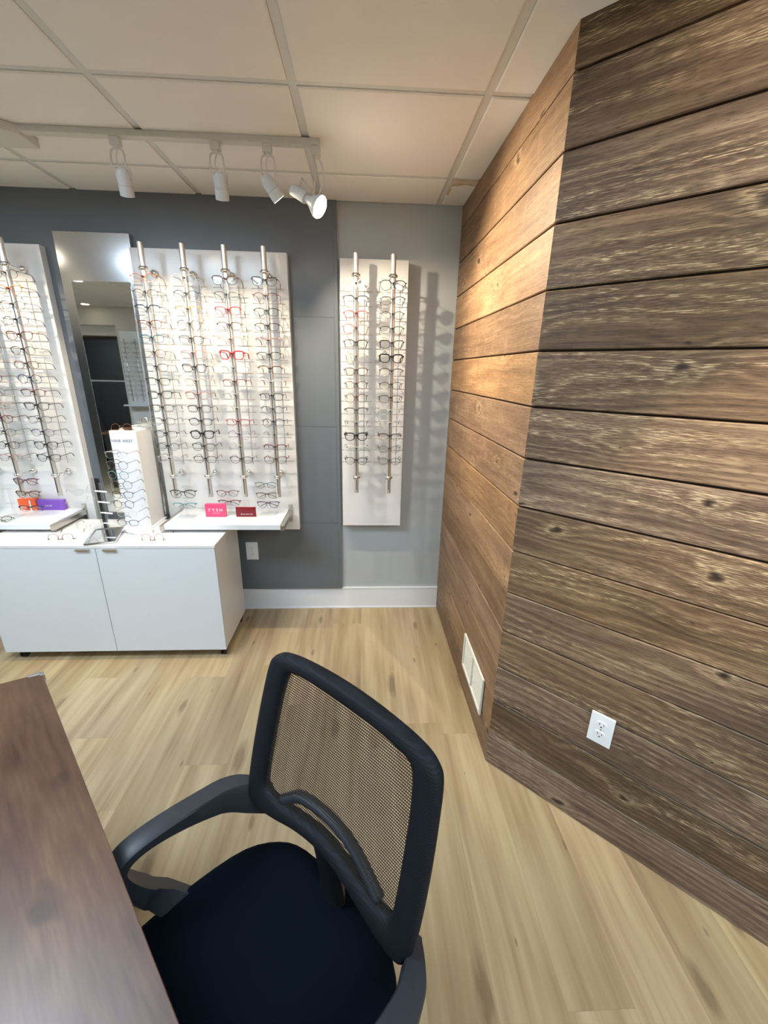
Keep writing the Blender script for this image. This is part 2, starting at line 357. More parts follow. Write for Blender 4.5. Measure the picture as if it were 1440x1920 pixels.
def planks(name, ox, oy, dx, dy, length, nx, ny, mat, seed):
    """horizontal boards from (ox,oy) along (dx,dy); (nx,ny) points into the wall"""
    rr = random.Random(seed); bm = bmesh.new(); uvl = bm.loops.layers.uv.new('UVMap'); rl = bm.loops.layers.uv.new('Rnd')
    zs = [0.0] + [.1587 + k * .16425 for k in range(14)] + [H + .012]
    for k in range(15):
        z0, z1 = zs[k], zs[k + 1]; c = .0028
        gl = (.0026 if k >= 7 else .0014) * (1.15 if seed == 2 else .9); gh = (.0026 if k + 1 >= 7 else .0014) * (1.15 if seed == 2 else .9)
        z0 += gl if k else 0; z1 -= gh if k < 14 else 0
        r = (rr.random(), rr.random()); prof = [(0.013, z0), (c, z0), (0, z0 + c), (0, z1 - c), (c, z1), (0.013, z1)]
        segs = max(1, int(length / .08)); grid = []
        for q in range(segs + 1):
            s = length * q / segs
            grid.append([bm.verts.new((ox + dx * s + nx * d, oy + dy * s + ny * d, z)) for d, z in prof])
        for q in range(segs):
            for i in range(5):
                f = bm.faces.new((grid[q][i], grid[q + 1][i], grid[q + 1][i + 1], grid[q][i + 1])); f.material_index = 0
                for lp, (qq, ii) in zip(f.loops, ((q, i), (q + 1, i), (q + 1, i + 1), (q, i + 1))):
                    lp[uvl].uv = (length * qq / segs, prof[ii][1] + (-prof[ii][0] if ii < 3 else prof[ii][0])); lp[rl].uv = r
        for ring in (grid[0], grid[-1]): bm.faces.new(ring).material_index = 0
    bk = [bm.verts.new((ox + dx * s + nx * .012, oy + dy * s + ny * .012, z)) for s, z in ((0, 0), (length, 0), (length, H + .01), (0, H + .01))]
    b2 = [bm.verts.new((ox + dx * s + nx * .08, oy + dy * s + ny * .08, z)) for s, z in ((0.05, 0), (length, 0), (length, H + .01), (0.05, H + .01))]
    bm.faces.new(bk).material_index = 1; bm.faces.new(b2).material_index = 1
    bmesh.ops.recalc_face_normals(bm, faces=bm.faces)
    me = bpy.data.meshes.new(name); bm.to_mesh(me); bm.free(); me.materials.append(mat); me.materials.append(M['gap'])
    o = bpy.data.objects.new(name, me); col.objects.link(o); return struct(o)
L1 = math.hypot(C2[0] - C1X, D - C2[1])
planks('wall_right', C2[0], C2[1], (C1X - C2[0]) / L1, (D - C2[1]) / L1, L1, 1, 0, M['wood1'], 1)
planks('wall_angled', C2[0], C2[1], WA[0], WA[1], 2.6, -WA[1], WA[0], M['wood2'], 2)
ex, ey = C2[0] + WA[0] * 2.6, C2[1] + WA[1] * 2.6
struct(box('wall_side', M['beige'], ex, ex + .1, YF, ey + .05, 0, H, bevel=0))
struct(box('wall_left', M['beige'], XL - .1, XL, YF, D, 0, H, bevel=0))
wf = MB().box(-3.72, ex + .1, YF - .1, YF, 0, H + .01).box(XL, -3.72, YF - .1, YF, 2.14, H + .01)
struct(wf.build('wall_front', M['beige']))
wn = MB().box(XL, -3.72, YF - .42, YF - .40, 0, 2.14)
w1 = struct(wn.build('window_1', M['night']))
fr = MB()
for x in (-3.74, -4.65, XL + .02): fr.box(x - .02, x + .02, YF - .40, YF - .36, 0, 2.0)
fr.box(XL, -3.72, YF - .40, YF - .36, 1.96, 2.0)
MB().box(XL, -3.72, YF - .36, YF - .33, 1.32, 1.34).build('push_rail', M['trackw'], w1)
fo = fr.build('window_frame', M['slot'], w1)
struct(MB().box(XL, -3.72, YF - .42, YF - .1, 2.0, 2.14).build('trim_3', M['beige']))

# ------------------------------------------------------------------ outlets and vent
def outlet(loc, rz, label, s=1.0):
    t = thing('wall_outlet', label, 'outlet', loc, rz, None); w, h = .0365 * s, .059 * s
    MB().box(-w, w, -.006, 0, -h, h).build('cover_plate', M['plate'], t, bevel=.002)
    for zc in (.0195 * s, -.0195 * s):
        m = MB(); pts = [(.0165 * math.cos(a) * s, max(-.0135, min(.0135, .0165 * math.sin(a))) * s) for a in [2 * PI * i / 24 for i in range(24)]]
        m.prism(pts, 0, .0025, Matrix.Translation((0, -.006, zc)) @ FRONT)
        rc = m.build('receptacle', M['plate'], t)
        sl = MB().box(-.0075, -.0055, -.0092, -.008, zc - .0005, zc + .0075).box(.0055, .0075, -.0092, -.008, zc, zc + .0065).box(-.0022, .0022, -.0092, -.008, zc - .009, zc - .0045)
        sl.build('slots', M['slot'], rc)
    MB().cyl((0, -.0075, 0), (0, -.005, 0), .0028, n=10).build('screw', M['nickel'], t)
outlet((-.722, PF, .442), 0, 'white duplex wall outlet on the dark grey wall beneath the white shelf', 1.05)
def onW2(s, z, off=0): return (C2[0] + WA[0] * s + WA[1] * off, C2[1] + WA[1] * s - WA[0] * off, z)
outlet(onW2(.384, .445, 0), math.atan2(WA[1], WA[0]), 'white duplex outlet set in the angled brown plank wall', 1.0)
v = thing('wall_vent', 'cream metal vent cover low on the narrow brown plank wall', 'vent', (.5225, 1.603, .233), -PI / 2)
vm = MB()
for x0, x1, z0, z1 in ((-.17, .17, .080, .094), (-.17, .17, -.094, -.080), (-.17, -.156, -.080, .080), (.156, .17, -.080, .080), (-.005, .005, -.080, .080)): vm.box(x0, x1, -.010, 0, z0, z1)
vm.build('vent_frame', M['cream'], v, bevel=.0015)
for x0, x1 in ((-.156, -.005), (.005, .156)):
    lm = MB().box(x0, x1, -.003, 0, -.080, .080)
    for k in range(9):
        zc = -.070 + k * .0175; lm.box(x0 + .003, x1 - .003, -.0042, -.003, zc - .006, zc + .006, )
    lm.build('louvre_panel', M['cream'], v)

# ------------------------------------------------------------------ display boards
BF, BB = 2.49, PF
def board(x0, x1, label, back=PF):
    return tag(box('display_board', M['gloss'], x0, x1, BF, back, .608, 2.140, bevel=.0015), label, 'display board', 'white display boards')
board(-2.445, -1.632, 'white wall display board left of the tall mirror, cut by the frame edge')
board(-1.192, -.400, 'wide white wall display board with four steel poles, right of the mirror')
tag(box('display_board', M['gloss'], -.127, .236, BF, D - .012, .636, 2.124, bevel=.0015), 'narrow white wall display board with two steel poles, nearest the plank wall', 'display board', 'white display boards')

# mirror
t = thing('wall_mirror', 'tall silver wall mirror panel between the two wide white boards', 'mirror', (-1.374, PF, .62))
MB().box(-.187, .187, -.035, 0, .0, 1.583).build('backing_panel', M['silver'], t, bevel=.001)
MB().box(-.136, .158, -.042, -.035, .04, 1.362).build('mirror_glass', M['mirror'], t, bevel=.002)

# poles
TUBE_R = .0135; PY = 2.37; NR = 14; ROW0, DROW = 1.986, -.0691
protos = {}
def pole(x, zt, zb, label, rsgn=1):
    t = thing('eyewear_pole', label, 'display pole', (x, PY, zb), 0, 'steel eyewear poles')
    h = zt - zb
    def put(name, mk, mat, par=t, loc=(0, 0, 0), key=None, **kw):
        key = key or name
        if key not in protos: protos[key] = mk().build(name, mat, None, **kw); o = protos[key]
        else: o = protos[key].copy(); col.objects.link(o)
        o.parent = par; o.location = loc; return o
    kk = '%.2f' % h
    put('tube', lambda: MB().lathe((0, 0, 0), (0, 0, 1), [(0, TUBE_R * .8), (0, TUBE_R), (h - .002, TUBE_R), (h, TUBE_R * .85)], 20), M['steel'], key='tube' + kk, auto=.6)
    put('peg_channel', lambda: MB().box(-.0017, .0017, -TUBE_R - .0012, -TUBE_R + .004, .02, h - .16), M['black'], key='chan' + kk)
    put('spine_rod', lambda: MB().cyl((0, 0, 0), (0, 0, .93), .0016, n=6), M['rod'], loc=(.043, .055, ROW0 - .965 - zb + .02), smooth=True)
    for zz, top in ((2.024, 1), (.981, 0)):
        a = put('mount_arm', lambda: MB().cyl((0, TUBE_R, 0), (0, BF - PY - .022, 0), .0042, n=10).lathe((0, 0, -.009), (0, 0, 1), [(0, TUBE_R + .004), (.018, TUBE_R + .004)], 16).lathe((-.022, 0, 0), (1, 0, 0), [(0, .0065), (.044, .0065)], 10), M['chrome'], loc=(0, 0, zz - zb), smooth=True)
        k_ = put('mount_knob', lambda: MB().lathe((0, BF - PY, 0), (0, -1, 0), [(0, .011), (.004, .0165), (.014, .0175), (.022, .012), (.025, .005)], 16), M['chrome'], par=a, smooth=True)
    for r in range(NR):
        z = ROW0 + r * DROW - zb
        put('crossbar', lambda: MB().cyl((-.084, .052, -.027), (.084, .052, -.027), .0016, n=6), M['rod'], loc=(0, 0, z), smooth=True)
        put('peg', lambda: MB().box(-.004, .004, -TUBE_R - .012, -TUBE_R, -.004, .003), M['black'], loc=(0, 0, z), )
    return t
poles = [('L0', -2.120, 2.137, .860, 'steel eyewear pole on the left white board, at the very left picture edge'),
 ('LA', -1.928, 2.137, .860, 'steel eyewear pole on the left white board, second from its right side'),
 ('LB', -1.728, 2.137, .860, 'steel eyewear pole on the left white board, the one nearest the mirror'),
 ('M1', -1.080, 2.137, .860, 'steel eyewear pole on the wide white board, the one nearest the mirror'),
 ('M2', -.884, 2.137, .860, 'steel eyewear pole on the wide white board, second from its left side'),
 ('M3', -.685, 2.137, .860, 'steel eyewear pole on the wide white board, second from its right side'),
 ('M4', -.4935, 2.137, .860, 'steel eyewear pole on the wide white board, at its right side'),
 ('R1', -.040, 2.122, .889, 'left steel eyewear pole of the narrow two-pole white board'),
 ('R2', .1475, 2.122, .889, 'right steel eyewear pole of the narrow two-pole board, nearest the planks')]
for kx, x, zt, zb, lb in poles: pole(x, zt, zb, lb)

# ------------------------------------------------------------------ eyeglasses
def rim(w, h, top=2.6, bot=2.2, cat=0.0, n=28, drop=0.0):
    pts = []
    for i in range(n):
        a = 2 * PI * i / n; c, s_ = math.cos(a), math.sin(a); e = top if s_ > 0 else bot
        x = w / 2 * math.copysign(abs(c) ** (2 / e), c); z = h / 2 * math.copysign(abs(s_) ** (2 / e), s_)
        if z > 0 and x > 0: z += cat * (x / (w / 2)) ** 2; x += cat * .5 * (z / (h / 2))
        if z < 0: x *= 1 - drop * (-z / (h / 2))
        pts.append((x, z))
    return pts
STY = dict(oval=dict(w=.049, h=.038, top=2.2, bot=2.0, r=.0011), rect=dict(w=.050, h=.036, top=3.2, bot=2.6, r=.0013, drop=.08), cat=dict(w=.050, h=.039, top=2.6, bot=2.1, cat=.006, r=.0015, drop=.1),
           bold=dict(w=.050, h=.041, top=3.2, bot=2.5, cat=.003, r=.0026, drop=.1), half=dict(w=.051, h=.037, top=3.4, bot=2.2, r=.0014, half=1, drop=.06), rimless=dict(w=.048, h=.036, top=2.4, bot=2.2, r=.0005),
           round=dict(w=.048, h=.045, top=2.05, bot=2.0, r=.0012), big=dict(w=.054, h=.046, top=2.9, bot=2.3, r=.0014, drop=.08), sun=dict(w=.056, h=.050, top=2.6, bot=2.1, r=.0016))
GL = {}
def glasses_parts(sty, fold):
    s = STY[sty]; pts = rim(s['w'], s['h'], s['top'], s['bot'], s.get('cat', 0), drop=s.get('drop', 0)); cx = s['w'] / 2 + .0095; r = s['r']
    yb = lambda x: .0022 * (abs(x) / .04) ** 2
    ring = {}
    fm = MB()
    for sg in (-1, 1):
        P3 = [Vector((sg * (cx + x), yb(cx + x), z)) for x, z in pts]; ring[sg] = P3
        rr = [r * (1.35 if p.z > 0 else .85) for p in P3]
        if s.get('half'): rr = [r * 1.7 if p.z > .002 else .00045 for p in P3]
        fm.tube(P3, rr, 6, True, flat=1.0)
        hx = cx + s['w'] / 2; fm.tube([(sg * (hx - .002), yb(hx), s['h'] * .28), (sg * (hx + .004), yb(hx) + .001, s['h'] * .30), (sg * (hx + .0065), yb(hx) + .006, s['h'] * .30)], [max(r, .0012) * 1.5, max(r, .0012) * 1.6, max(r, .0012) * 1.3], 6)
        fm.tube([(sg * .0085, .002, -.004), (sg * .0075, .009, -.007), (sg * .0090, .010, -.012)], .0011, 5)
    bz = s['h'] * .22
    fm.tube([(-.0105, 0, bz - .002), (-.005, -.001, bz + .0015), (0, -.0015, bz + .0025), (.005, -.001, bz + .0015), (.0105, 0, bz - .002)], max(r, .0011) * 1.35, 6)
    front = fm.build('frame_front', FM['black'], None, smooth=True)
    parts = [('f', front)]
    for sg in (-1, 1):
        c = sum(ring[sg], Vector()) / len(ring[sg]); lm = MB(); sh = .97
        a = [c + (p - c) * sh + Vector((0, -.0004, 0)) for p in ring[sg]]; b = [p + Vector((0, .0010, 0)) for p in a]
        lm.loft([a, b]); parts.append(('l', lm.build('lens', M['lens'], None)))
    hx = cx + s['w'] / 2 + .0065; hz = s['h'] * .30; y0 = yb(hx) + .006
    for sg in (-1, 1):
        rt = max(r * .9, .0011)
        if fold:
            sl = .010 * sg
            p = [(sg * hx, y0, hz), (sg * (hx - .002), y0 + .005, hz - .001), (sg * (hx - .05), y0 + .009 + .003 * sg, hz - .004), (-sg * .018, y0 + .012 + .003 * sg, hz - .014), (-sg * .050, y0 + .012 + .003 * sg, hz - .030)]
        else:
            p = [(sg * hx, y0, hz), (sg * (hx - .001), .05, hz + .0005), (sg * (hx - .005), .092, hz - .001), (sg * (hx - .0075), .108, hz - .008), (sg * (hx - .010), .124, hz - .026)]
        m = MB().tube(spline(p, 4, False), [rt * (1.0 + .5 * i / 16) for i in range(17)], 6, flat=.8 if fold else 1.0, up=None)
        parts.append(('t', m.build('temple', FM['black'], None, smooth=True)))
    return parts
cnt = 0
def glasses(loc, sty, fcol, label, group, tcol=None, rz=0.0, rx=0.0, ry=0.0, fold=False, lens=None, sc=1.0):
    tcol = tcol or fcol
    if (sty, fold) not in GL:
        GL[(sty, fold)] = glasses_parts(sty, fold)
        for k_, o in GL[(sty, fold)]: col.objects.unlink(o)
    t = thing('eyeglasses', label, 'glasses', loc, rz, group); t.rotation_euler = (rx, ry, rz); t.scale = (sc,) * 3
    for k_, p in GL[(sty, fold)]:
        o = p.copy(); col.objects.link(o); o.parent = t; o.name = p.name.split('.')[0]
        if k_ != 'l':
            o.material_slots[0].link = 'OBJECT'; o.material_slots[0].material = FM[fcol if k_ == 'f' else tcol]
        elif lens: o.material_slots[0].link = 'OBJECT'; o.material_slots[0].material = M[lens]
    return t
ORD = ['top', 'second', 'third', 'fourth', 'fifth', 'sixth', 'seventh', 'eighth', 'ninth', 'tenth', 'eleventh', 'twelfth', 'thirteenth', 'bottom']
PN = dict(R1='the left pole of the narrow board', R2='the right pole of the narrow board', M1='the first pole right of the mirror', M2='the second pole right of the mirror',
          M3='the third pole right of the mirror', M4='the fourth pole right of the mirror', LB='the pole just left of the mirror', LA='the pole at the left picture edge')
CN = dict(black='black', darkbrown='dark brown', brown='brown', red='bright red', darkred='dark red', orange='orange-brown', navy='navy blue', blue='blue', grey='grey', rose='rose', pale='pale', clear='clear',
          gold='gold wire', lilac='lilac', teal='teal', purple='dark purple', silver='silver', amber='amber')
SN = dict(oval='oval', rect='rectangular', cat='cat-eye', bold='thick-rimmed', half='half-rim', rimless='rimless', round='round', big='large', sun='sunglass')
RACK = dict(
 R1='clear:big grey:half:darkbrown red:rect:brown rose:big black:rect pale:round:brown darkbrown:rect darkbrown:oval brown:round grey:half silver:cat:brown black:bold clear:half:brown darkbrown:cat',
 R2='black:big darkbrown:rect darkbrown:oval black:rect black:cat black:bold grey:half darkbrown:oval darkbrown:rect clear:half:grey clear:round:darkbrown darkbrown:half grey:oval:black grey:rect:brown',
 M1='orange:oval darkbrown:oval navy:half:darkbrown darkred:rect blue:rect:darkbrown brown:oval:darkbrown grey:rect black:rect black:cat darkbrown:rect grey:oval black:rect black:oval clear:round:grey',
 M2='pale:round navy:oval:grey gold:half grey:round:pale darkbrown:rect rose:rect black:cat pale:oval rose:cat:darkred darkbrown:rect black:rect black:bold darkbrown:cat:black darkbrown:rect',
 M3='darkbrown:cat grey:rect red:cat darkbrown:rect rose:oval:gold red:bold silver:rimless:grey darkred:rect silver:rimless clear:rimless red:rect:darkred lilac:round pale:rimless darkbrown:rect',
 M4='black:cat:darkred darkred:oval black:rect black:rect:navy rose:half:darkbrown black:rect:darkred brown:half clear:half:brown black:rect grey:oval:black black:round silver:rimless:brown darkred:half:brown brown:cat',
 LB='darkbrown:oval orange:cat:darkbrown grey:oval:darkred navy:oval darkred:cat darkbrown:oval:black brown:rect:black navy:round:black darkred:rect:darkbrown black:cat grey:oval:black purple:oval:black black:cat black:cat',
 LA='darkbrown:oval grey:oval rose:oval darkred:rect navy:oval darkbrown:rect darkbrown:oval darkred:rect grey:oval rose:rect:darkbrown darkred:cat grey:oval darkbrown:rect rose:rect:grey')
seen = {}
for kx, x, zt, zb, _ in poles:
    if kx == 'L0': continue
    for r, it in enumerate(RACK[kx].split()):
        q = it.split(':'); fc, st = q[0], q[1]; tc = q[2] if len(q) > 2 else None
        pos = 'at the %s of ' % ORD[r] if r in (0, 13) else 'in the %s row of ' % ORD[r]
        lb = '%s %s glasses %s%s' % (CN[fc], SN[st], pos, PN[kx])
        glasses((x + R.uniform(-.0015, .0015), PY - TUBE_R - .0085, ROW0 + r * DROW - .007), st, fc, lb, 'eyeglasses on the wall poles', tc, rz=R.uniform(-.035, .035), rx=R.uniform(-.02, .03), ry=R.uniform(-.02, .02))

# ------------------------------------------------------------------ shelves
ST = .745; SY = 2.205
def shelf(x0, x1, label):
    xc = (x0 + x1) / 2; t = thing('wall_shelf', label, 'shelf', (xc, BF, ST - .030)); w = (x1 - x0) / 2
    MB().box(-w, w, SY - BF, -.001, 0, .030).build('shelf_board', M['satinw'], t, bevel=.0015)
    for sg in (-1, 1):
        a, b = sorted((sg * w, sg * (w + .022)))
        m = MB().box(a, b, SY - BF - .004, -.004, -.004, .026).box(a, b + .0, -.012, 0, -.05, .062)
        bk = m.build('shelf_bracket', M['nickel'], t, bevel=.0015)
        MB().lathe(((a + b) / 2, -.012, .048), (0, -1, 0), [(0, .0035), (.0015, .003)], 10).build('screw', M['steel'], bk)
    return t
shelf(-1.098, -.462, 'white shelf with steel brackets on the wide board, holding pink and maroon blocks')
shelf(-2.36, -1.700, 'white shelf with steel brackets on the left board, holding orange and purple blocks')

def block(loc, w, h, d, mat, label, rz=0, cat='display block', edge=None):
    t = thing('display_block', label, cat, loc, rz); o = MB().box(-w / 2, w / 2, 0, d, 0, h).build('block_body', mat, t, bevel=.0008)
    return t
t = block((-.856, 2.335, ST), .115, .078, .022, M['pink'], 'pink sign block with white lettering on the shelf of the wide board')
text('F', .026, M['ink'], t, Matrix.Translation((-.033, -.0006, .042)) @ FRONT)
text('Y', .026, M['ink'], t, Matrix.Translation((-.011, -.0006, .042)) @ FRONT)
text('S', .026, M['ink'], t, Matrix.Translation((.010, -.0006, .042)) @ FRONT @ Matrix.Shear('XZ', 4, (0, 0)))
text('H', .026, M['ink'], t, Matrix.Translation((.032, -.0006, .042)) @ FRONT)
MB().box(-.018, .026, -.0008, 0, .024, .0248).build('underline', M['ink'], t)
t = block((-.684, 2.340, ST), .114, .060, .010, M['maroon'], 'dark red sign block with small white lettering, right of the pink one')
text('denmark', .0135, M['ink'], t, Matrix.Translation((.004, -.0006, .017)) @ FRONT, spacing=1.5)
MB().box(-.057, .057, .0, .0101, .0600, .0606).build('top_edge', M['maroonedge'], t)
t = block((-1.858, 2.450, ST), .150, .062, .03, M['purple'], 'purple sign block with faint white lettering on the left board shelf', rz=0)
text('CKW', .015, M['ink'], t, Matrix.Translation((-.012, -.0006, .027)) @ FRONT, spacing=1.3)
t = block((-1.985, 2.445, ST), .100, .070, .03, M['orange'], 'orange block with a white stripe, left of the purple block')
MB().box(.012, .020, -.0008, .0, .0, .062).build('stripe', M['ink'], t)

def riser(x, y, label, h=.11, w=.10):
    t = thing('display_riser', label, 'display stand', (x, y, ST + .0006), 0, 'clear acrylic risers on the shelves')
    MB().box(-w / 2, w / 2, -.035, .035, 0, .006).build('riser_base', M['acrylic'], t, bevel=.001)
    MB().box(-.010, .010, .012, .017, .006, h).build('riser_stem', M['acrylic'], t, bevel=.0005)
    for z in (h, h * .47): MB().box(-.022, .022, -.010, .017, z, z + .004).build('riser_ledge', M['acrylic'], t)
    return t
riser(-1.020, 2.330, 'clear acrylic riser at the left end of the wide board shelf, holding black glasses', .115)
riser(-.795, 2.400, 'clear acrylic riser behind the pink and maroon blocks', .115)
riser(-.562, 2.395, 'clear acrylic riser at the right end of the wide board shelf', .165)
riser(-1.985, 2.335, 'clear acrylic riser in front of the orange block on the left shelf', .16)
G = 'folded glasses on the shelf risers'
glasses((-1.020, 2.318, .888), 'big', 'black', 'large glossy black folded glasses on the left riser of the wide board shelf', G, fold=True, sc=1.06, rx=.1)
glasses((-1.020, 2.318, .817), 'half', 'teal', 'thin clear teal folded glasses below the large black pair on the shelf', G, fold=True, rx=.1)
glasses((-.795, 2.388, .873), 'rect', 'darkbrown', 'upper dark brown folded glasses on the riser behind the pink block', G, fold=True, rx=.1, tcol='rose')
glasses((-.790, 2.388, .813), 'half', 'darkred', 'lower dark red folded glasses peeking between the pink and maroon blocks', G, fold=True, rx=.1, tcol='grey')
glasses((-.568, 2.383, .925), 'oval', 'grey', 'topmost of three folded glasses right of the maroon block, teal temples', G, fold=True, rx=.1, tcol='teal')
glasses((-.565, 2.383, .862), 'rect', 'darkbrown', 'middle of three folded glasses on the riser right of the maroon block', G, fold=True, rx=.1, tcol='brown')
glasses((-.562, 2.383, .806), 'cat', 'purple', 'lowest of three folded glasses right of the maroon block, dark purple', G, fold=True, rx=.1, tcol='black')
glasses((-1.865, 2.322, .952), 'cat', 'purple', 'dark purple folded glasses highest above the left board shelf', G, fold=True, rx=.1, tcol='darkred')
glasses((-1.870, 2.322, .880), 'cat', 'brown', 'brown half-tinted folded glasses in front of the orange block', G, fold=True, rx=.1)
glasses((-1.875, 2.322, .795), 'half', 'darkbrown', 'thin dark folded glasses just below the orange block', G, fold=True, rx=.1)
glasses((-1.985, 2.240, .765), 'oval', 'black', 'black glasses lying on the left shelf near its front edge', G, fold=True, rx=-.9)

# ------------------------------------------------------------------ cabinet
CT = .696
t = thing('storage_cabinet', 'low white two-door cabinet on black casters under the displays', 'cabinet', (-1.372, 2.228, 0))
MB().box(-.600, .600, -.180, .200, .060, CT - .016).build('cabinet_body', M['shell'], t, bevel=.001)
MB().box(-.602, .602, -.200, .202, CT - .016, CT).build('cabinet_top', M['shell'], t, bevel=.0015)
for x0, x1, hx in ((-.600, -.0015, -.062), (.0015, .600, .075)):
    d_ = MB().box(x0, x1, -.200, -.181, .056, CT - .018).build('door', M['satinw'], t, bevel=.001)
    MB().box(hx - .034, hx + .034, -.214, -.199, CT - .026, CT - .018).build('handle', M['nickel'], d_, bevel=.001)
for x, y in ((-.535, -.160), (.570, -.160), (-.535, .165), (.570, .165)):
    c_ = MB().lathe((x, y, .047), (0, 0, 1), [(0, .010), (.013, .010)], 12).box(x - .012, x + .012, y - .018, y + .010, .036, .050).build('caster', M['black'], t, bevel=.001)
    for dx in (-.013, .005): MB().lathe((x + dx, y + .002, .0225), (1, 0, 0), [(0, .016), (.001, .0225), (.007, .0225), (.008, .016)], 18).build('wheel', M['rubber'], c_, auto=.5)

# tower with hanging glasses
TX0, TX1, TY0, TY1 = -1.353, -1.212, 2.300, 2.465
t = thing('eyewear_tower', 'white box tower with grey lettering and hanging glasses on the cabinet', 'display stand', ((TX0 + TX1) / 2, TY0, CT))
MB().box(-.070, .070, 0, .165, .004, .545).build('tower_box', M['shell'], t, bevel=.0015)
MB().box(-.064, .052, -.0015, 0, .012, .535).build('face_card', M['paper'], t)
MB().box(-.076, .085, -.075, .165, 0, .004).build('tower_base', M['paper'], t, bevel=.001)
text('NINE WEST', .0205, M['greyink'], t, Matrix.Translation((-.008, -.0022, .492)) @ FRONT, sx=1.0, spacing=1.05)
for r in range(8):
    z = .445 - r * .0527
    for x in (-.052, .046):
        MB().box(x - .003, x + .003, -.016, -.001, z - .004, z + .012).build('temple_hook', M['acrylic'], t)
TG = 'glasses hanging on the white tower'
TS = ['half:silver:rose', 'round:grey:black', 'round:teal:grey', 'round:grey:black', 'rect:black:black', 'round:black:black', 'oval:clear:black', 'rect:darkbrown:black']
TN = ['pale thin', 'grey round', 'teal-grey round', 'grey round', 'black rectangular', 'black round', 'clear oval', 'dark brown rectangular']
for r, it in enumerate(TS):
    st, fc, tc = it.split(':'); row = 'at the top of' if r == 0 else ('at the bottom of' if r == 7 else 'in the %s row of' % ORD[r])
    glasses((-1.262 - .004 * (r % 3), 2.168, CT + .445 - r * .0527 - .004), st, fc, '%s glasses %s the white box tower on the cabinet' % (TN[r], row), TG, tc, rz=-.10 + .03 * (r % 2), sc=.93)
glasses((-1.300, 2.330, CT + .545 + .017), 'cat', 'brown', 'brown tinted sunglasses lying on top of the white tower', 'loose glasses around the cabinet', lens='sunlens', sc=.9, ry=PI, rx=.25)
t = thing('plastic_jar', 'pale translucent jar with round silver lid behind the white tower top', 'jar', (-1.232, 2.435, CT + .546))
MB().box(-.030, .030, -.022, .026, 0, .036).build('jar_body', M['frost'], t, bevel=.006, seg=3)
MB().lathe((.004, 0, .036), (0, 0, 1), [(0, .012), (.004, .020), (.016, .020), (.020, .014)], 18).build('lid', M['chrome'], t, auto=.6)

# narrow acrylic stand
t = thing('acrylic_stand', 'narrow clear and black four-tier glasses stand left of the white tower', 'display stand', (-1.448, 2.270, CT))
MB().box(-.075, .045, -.05, .05, 0, .004).build('stand_base', M['acrylic'], t, bevel=.001)
MB().box(-.012, .012, .0, .006, .004, .292).build('black_back', M['black'], t)
MB().box(-.018, -.014, -.015, .012, .004, .300).box(.014, .018, -.015, .012, .004, .27).build('side_fin', M['acrylic'], t)
for k_ in range(4):
    z = .225 - k_ * .062
    MB().tube([(-.012 + .004 * k_, -.012, z), (.052 + .004 * k_, -.018, z - .004)], .0045, 8).build('clear_peg', M['ink'], t, smooth=True)
AG = 'clear glasses on the four-tier stand'
glasses((-1.492, 2.225, CT + .232), 'rimless', 'silver', 'faint rimless glasses on the top peg of the narrow stand', AG, rz=.9, sc=.9)
glasses((-1.500, 2.215, CT + .170), 'rimless', 'clear', 'faint clear glasses on the second peg of the narrow stand', AG, rz=.9, sc=.9)
glasses((-1.480, 2.175, CT + .050), 'round', 'clear', 'clear round glasses with a dark temple at the foot of the narrow stand', AG, 'darkbrown', rz=.3, sc=.9)

# loose glasses, hand mirror and papers on the cabinet
glasses((-1.590, 2.108, CT + .0135), 'rect', 'brown', 'reddish brown glasses lying upside down on the cabinet, left of the small mirror', 'loose glasses around the cabinet', 'darkbrown', ry=PI, rz=.10, sc=1.0, rx=.12)
glasses((-1.113, 2.098, CT + .0135), 'round', 'darkred', 'red-brown round glasses lying upside down at the cabinet top right', 'loose glasses around the cabinet', 'darkred', ry=PI, rz=-.02, rx=.12)
tag(box('paper_sheet', M['paper'], -1.47, -1.22, 2.105, 2.205, CT, CT + .0006, bevel=0, M4=Matrix.Translation((0, 0, 0))), 'white paper sheets lying under the small tilted mirror', 'paper')
t = thing('tabletop_mirror', 'small tilted rectangular mirror in a silver frame at the cabinet front edge', 'mirror', (-1.352, 2.042, CT), .26)
T4 = Matrix.Translation((0, 0, .006)) @ Matrix.Rotation(.07, 4, 'X')
fm = MB(); W_, L_ = .072, .190
sk = .0
def quad(x0, x1, y0, y1, z0, z1): fm.add([T4 @ Vector((x + sk * (y / L_), y, z)) for x in (x0, x1) for y in (y0, y1) for z in (z0, z1)], [(0, 1, 3, 2), (4, 6, 7, 5), (0, 4, 5, 1), (2, 3, 7, 6), (0, 2, 6, 4), (1, 5, 7, 3)])
quad(-W_, W_, 0, .008, -.004, .006); quad(-W_, W_, L_ - .008, L_, -.004, .006); quad(-W_, -W_ + .008, .008, L_ - .008, -.004, .006); quad(W_ - .008, W_, .008, L_ - .008, -.004, .006)
fm.build('mirror_frame', M['silver'], t, bevel=.001)
MB().add([T4 @ Vector((x + sk * (y / L_), y, z)) for x in (-W_ + .006, W_ - .006) for y in (.006, L_ - .006) for z in (0, .002)], [(0, 1, 3, 2), (4, 6, 7, 5), (0, 4, 5, 1), (2, 3, 7, 6), (0, 2, 6, 4), (1, 5, 7, 3)]).build('mirror_glass', M['mirror'], t)
MB().tube([(.06, .14, .014), (.12, .115, .004), (.175, .085, .003)], .0022, 8).build('prop_wire', M['silver'], t, smooth=True)

